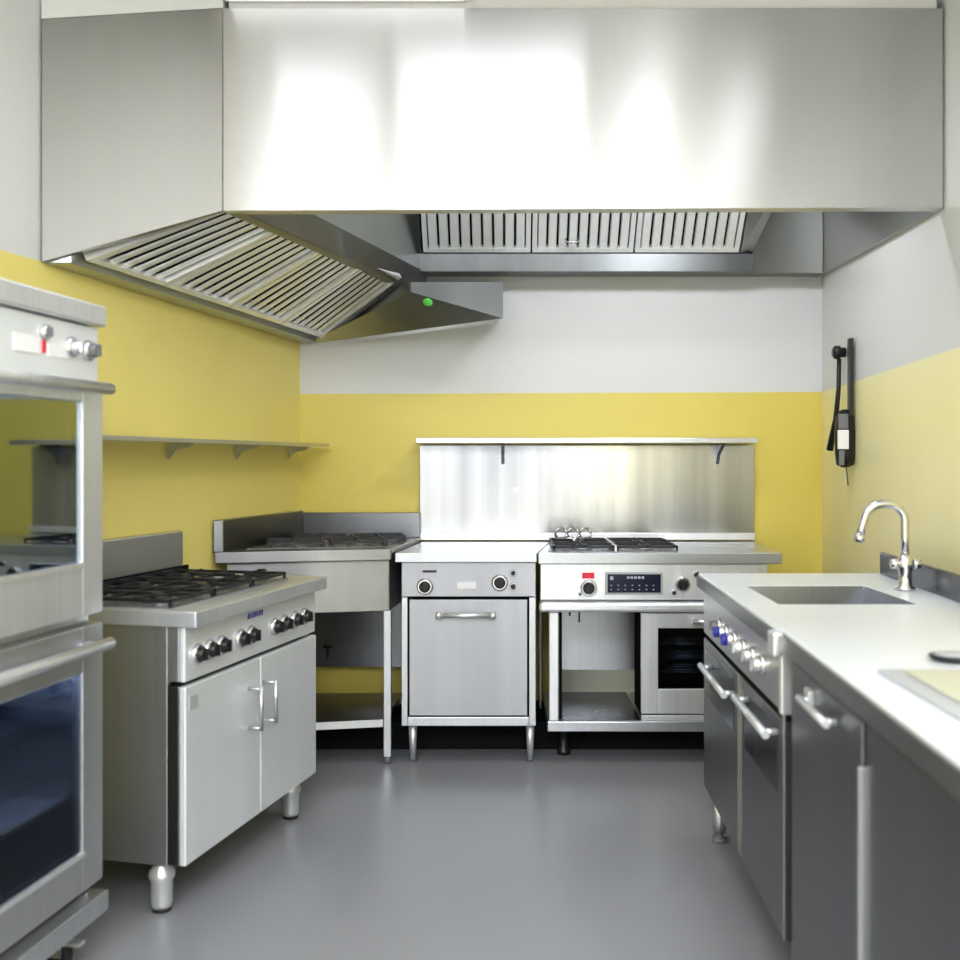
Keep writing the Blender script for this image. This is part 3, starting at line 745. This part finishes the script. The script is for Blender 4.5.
MB().tube([(-.03,yc,zz(362)),(-.03,yc+.01,zz(390)),(-.035,yc+.04,zz(420)),(-.05,yc+.09,zz(450))],[.010,.010,.012,.016],10).build('cord','black',HS)
MB().lathe((-.004,yc,zz(356)),[(.022,0),(.022,.02),(.030,.024),(.030,.045),(.018,.055)],(-1,0,0),20).build('hook_knob','black',HS)
MB().tube([(-.03,ym,zz(466)),(-.028,ym-.01,zz(474)),(-.022,ym,zz(484))],.003,6).build('tail_cord','gray',HS)

# ------------------------------------------------------------------ lights
def area(name, loc, rot, sx, sy, power, col=(1,1,1)):
    l = bpy.data.lights.new(name,'AREA'); l.shape = 'RECTANGLE'; l.size = sx; l.size_y = sy; l.energy = power; l.color = col
    o = bpy.data.objects.new(name,l); COL.objects.link(o); o.location = loc; o.rotation_euler = rot; return o
WC = (.915,.937,1)
area('ceiling_lamp_centre',(-.06,1.5,ZC-.03),(0,0,0),.72,2.7,13,WC)
area('ceiling_lamp_left',(-.95,1.45,ZC-.03),(0,0,-aw),.40,2.6,5.5,WC)
area('ceiling_lamp_right',(.70,1.3,ZC-.03),(0,0,math.atan(TR)),.16,2.4,1.8,WC)
area('ceiling_lamp_far_right',(1.0,1.5,ZC-.03),(0,0,0),.16,2.0,2.6,WC)
area('rear_fill_centre',(-.12,-1.2,ZC-.03),(0,0,0),1.25,1.7,118,WC)  # unseen fill light added behind the viewer to brighten the room
area('rear_fill_right',(.92,-1.2,ZC-.03),(0,0,0),.24,1.7,34,WC)  # unseen narrow fill added for a brighter right side
area('rear_fill_left',(-1.45,-1.2,ZC-.03),(0,0,0),.72,1.7,75,WC)  # unseen fill added at the rear left
area('window_fill_left',(-1.52,YR-.25,1.65),(PI/2,0,0),1.15,1.4,3,(.95,.98,1))  # fill light added outside an invented rear window
area('window_fill_right',(-.07,YR-.25,1.65),(PI/2,0,0),1.15,1.4,3,(.95,.98,1))  # same added fill outside the other rear window
area('hood_fill_back',(.84,3.75,2.70),(math.radians(35),0,0),.36,.3,11,WC)  # unseen fill added inside the hood to brighten filters and splashback
area('hood_fill_middle',(.1,3.75,2.70),(math.radians(40),0,0),1.4,.2,8,WC)  # wide unseen fill added behind the hood's front panel
pl = bpy.data.lights.new('oven_fill','POINT'); pl.energy = 14; pl.shadow_soft_size = .03; pl.color = (.88,.94,1)  # unseen light added to brighten the lower oven cavity
po = bpy.data.objects.new('oven_fill',pl); COL.objects.link(po)
po.location = (Q.x+dv.x*.62-.9895*.12, Q.y+dv.y*.62+.1446*.12, .77)
w = bpy.data.worlds.new('world'); sc.world = w; w.use_nodes = True
w.node_tree.nodes['Background'].inputs[0].default_value = (.9,.95,1,1); w.node_tree.nodes['Background'].inputs[1].default_value = .35

# ------------------------------------------------------------------ camera
cam = bpy.data.cameras.new('camera'); co = bpy.data.objects.new('camera',cam); COL.objects.link(co)
co.location = (0,0,1.295); co.rotation_euler = (PI/2,0,0)
cam.sensor_width = 36; cam.lens = 1034/960*36; cam.shift_x = -27/960; cam.shift_y = -20/960
cam.clip_start = .05
cam.dof.use_dof = True; cam.dof.focus_distance = 4.5; cam.dof.aperture_fstop = 2.5
sc.camera = co
sc.view_settings.view_transform = 'Standard'; sc.view_settings.look = 'None'
sc.view_settings.exposure = 0.24
sc.view_settings.gamma = 0.92
sc.cycles.use_denoising = True
